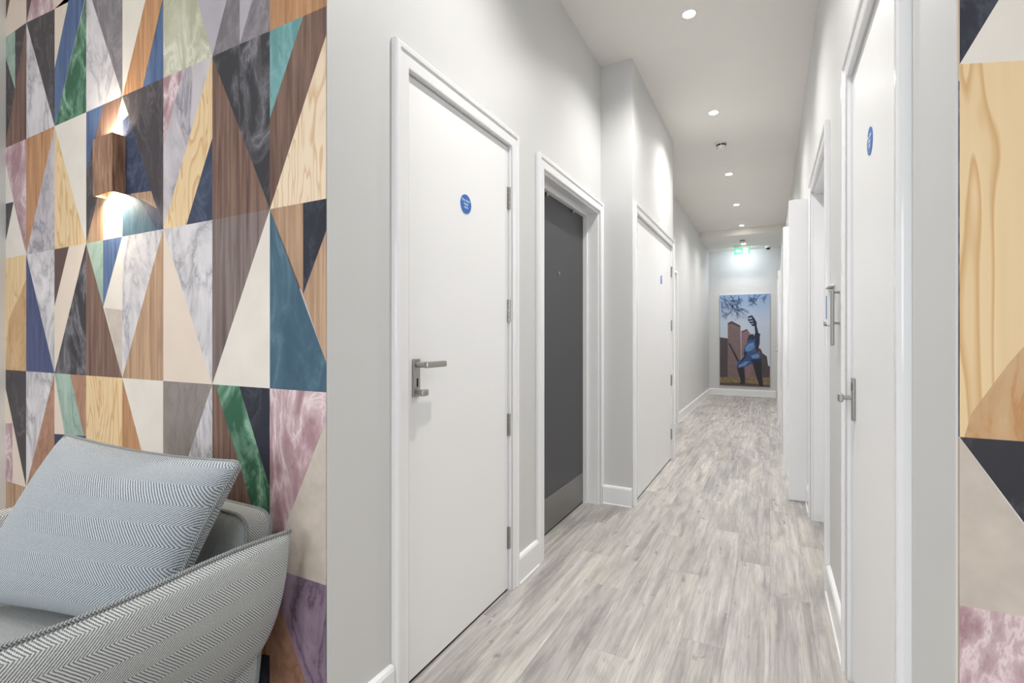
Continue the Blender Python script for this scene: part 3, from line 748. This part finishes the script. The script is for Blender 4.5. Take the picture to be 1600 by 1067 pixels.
for sg, pw in ((1, .75), (-1, 1.0)):
    cyl('bulb', (cx_, cy_, zm + sg * .071), (cx_, cy_, zm + sg * .076), .014, M['warm_lens'], lm, n=20)
    l = bpy.data.lights.new('lamp_beam', 'SPOT'); l.energy = SCONCE_W * pw; l.spot_size = math.radians(160); l.spot_blend = .8; l.shadow_soft_size = .014; l.color = (1, .86, .66)
    o = bpy.data.objects.new('lamp_beam', l); C.objects.link(o); o.parent = lm
    o.location = Vector((cx_, cy_, zm + sg * .082)) - Vector(lm.location); o.rotation_euler = (0 if sg < 0 else math.pi, 0, 0)

# ------------------------------------------------------------------ armchair and cushion
def pillow(name, surf, W, Hh, e, T, mat, parent, nu=28, nv=22, pw=2.6, q=.55, pipe=True, pr=.005, world=True):
    """Upholstered slab: surf(s,t) gives the mid surface; two panels bulge from a gusset 2e wide."""
    def pt(s, t): return Vector(surf(s, t))
    def nrm(s, t):
        h = 1e-3; a, b = max(0, s - h), min(1, s + h); c, d_ = max(0, t - h), min(1, t + h)
        return (pt(b, t) - pt(a, t)).cross(pt(s, d_) - pt(s, c)).normalized()
    def f(s): return max(0, 1 - abs(2 * s - 1) ** pw) ** q
    V = []; UV = []; Fc = []
    ease = lambda s: .5 - .5 * math.cos(math.pi * s)
    ss = [.35 * i / nu + .65 * ease(i / nu) for i in range(nu + 1)]; ts = [.35 * j / nv + .65 * ease(j / nv) for j in range(nv + 1)]
    for sg in (1, -1):
        for t in ts:
            for s in ss:
                V.append(pt(s, t) + nrm(s, t) * sg * (e + T * f(s) * f(t))); UV.append((s * W, t * Hh))
    n1 = (nu + 1) * (nv + 1); idx = lambda i, j, k: k * n1 + j * (nu + 1) + i
    for j in range(nv):
        for i in range(nu):
            Fc.append((idx(i, j, 0), idx(i + 1, j, 0), idx(i + 1, j + 1, 0), idx(i, j + 1, 0)))
            Fc.append((idx(i, j, 1), idx(i, j + 1, 1), idx(i + 1, j + 1, 1), idx(i + 1, j, 1)))
    per = [(i, 0) for i in range(nu)] + [(nu, j) for j in range(nv)] + [(i, nv) for i in range(nu, 0, -1)] + [(0, j) for j in range(nv, 0, -1)]
    # gusset with its own vertices so the weave stays regular
    base = len(V); acc = 0
    for k, (i, j) in enumerate(per + [per[0]]):
        A, B = V[idx(i, j, 0)], V[idx(i, j, 1)]
        if k: acc += (A - last).length
        last = A
        V += [A.copy(), B.copy()]; UV += [(acc, 0), (acc, 2 * e)]
    for k in range(len(per)):
        a_ = base + 2 * k; Fc.append((a_, a_ + 1, a_ + 3, a_ + 2))
    o = mesh(name, V, Fc, mat, parent, world, True)
    ul = o.data.uv_layers.new(name='UVMap')
    for lp in o.data.loops: ul.data[lp.index].uv = UV[lp.vertex_index]
    if pipe:
        for k in ((0, 1) if e > .01 else (0,)):
            tube('piping', [V[idx(i, j, k)] for i, j in per], pr, M['pipe'], o if parent else o, 8, True, parent is not None or True)
    return o
def bil(A, B, Cc, Dd, bow=0, rr=0):
    A, B, Cc, Dd = map(Vector, (A, B, Cc, Dd))     # s: A->B bottom, D->C top
    def f(s, t):
        if rr:
            px, py = 2 * s - 1, 2 * t - 1; dx, dy = abs(px) - (1 - rr), abs(py) - (1 - rr)
            if dx > 0 and dy > 0:
                k = max(dx, dy) / math.hypot(dx, dy)
                s = (1 + math.copysign(1 - rr + dx * k, px)) / 2; t = (1 + math.copysign(1 - rr + dy * k, py)) / 2
        s2 = s + bow * (.5 - s) * (4 * t * (1 - t)) ; t2 = t + bow * (.5 - t) * (4 * s * (1 - s))
        return (A * (1 - s2) + B * s2) * (1 - t2) + (Dd * (1 - s2) + Cc * s2) * t2
    return f
CX = -1.572
ch = empty('armchair', (CX, .45, 0), 'blue grey herringbone armchair against the triangle wallpaper', 'armchair')
def arm_surf(sg):
    def f(s, t):
        z = .10 + t * .53
        off = .307 * max(0, (.63 - z) / .53) ** 2.65
        xo = 1.114 + off + .008 + .03 * (1 - t) ** .5                       # outer line of the flared arm
        y = .880 - s * .82 - .035 * (1 - t) ** 1.5; z += .006 * math.sin(s * 9) * t
        X = -xo if sg > 0 else 2 * CX + xo
        return (X, y, z)
    return f
pillow('arm', arm_surf(1), .82, .56, .004, .046, M['fabric'], ch, 34, 26, 3.4, .42)
pillow('arm', arm_surf(-1), .82, .56, .004, .046, M['fabric'], ch, 34, 26, 3.4, .42)
pillow('backrest', bil((-1.95, .80, .2), (-1.20, .80, .2), (-1.205, .852, .672), (-1.94, .852, .672), 0, .16), .75, .5, .035, .014, M['fabric'], ch, 24, 20, 6, .5)
bm = bmesh.new(); add_box(bm, -1.90, -1.245, .1, .8, .12, .29, .02, 3)
sb = bm_obj('seat_base', bm, M['fabric'], ch)
ul = sb.data.uv_layers.new(name='UVMap')
for lp in sb.data.loops:
    vv = sb.data.vertices[lp.vertex_index].co; ul.data[lp.index].uv = (vv.x + vv.y, vv.z)
pillow('seat_cushion', bil((-1.90, .07, .37), (-1.245, .07, .37), (-1.245, .745, .37), (-1.90, .745, .37)), .66, .68, .05, .02, M['fabric'], ch, 24, 24, 5, .5)
for x_, y_ in ((-1.84, .16), (-1.30, .16), (-1.84, .74), (-1.30, .74)):
    cyl('leg', (x_, y_, 0), (x_, y_, .122), .014, M['leg_wood'], ch, .022, 14)
cu = pillow('cushion', bil((-1.855, .475, .462), (-1.218, .615, .472), (-1.150, .765, .838), (-1.727, .635, .876), .07, .08), .62, .42, .004, .098, M['cushion'], None, 44, 36, 2.3, .44)
tag(cu, 'plump blue grey herringbone cushion leaning in the armchair', 'cushion')
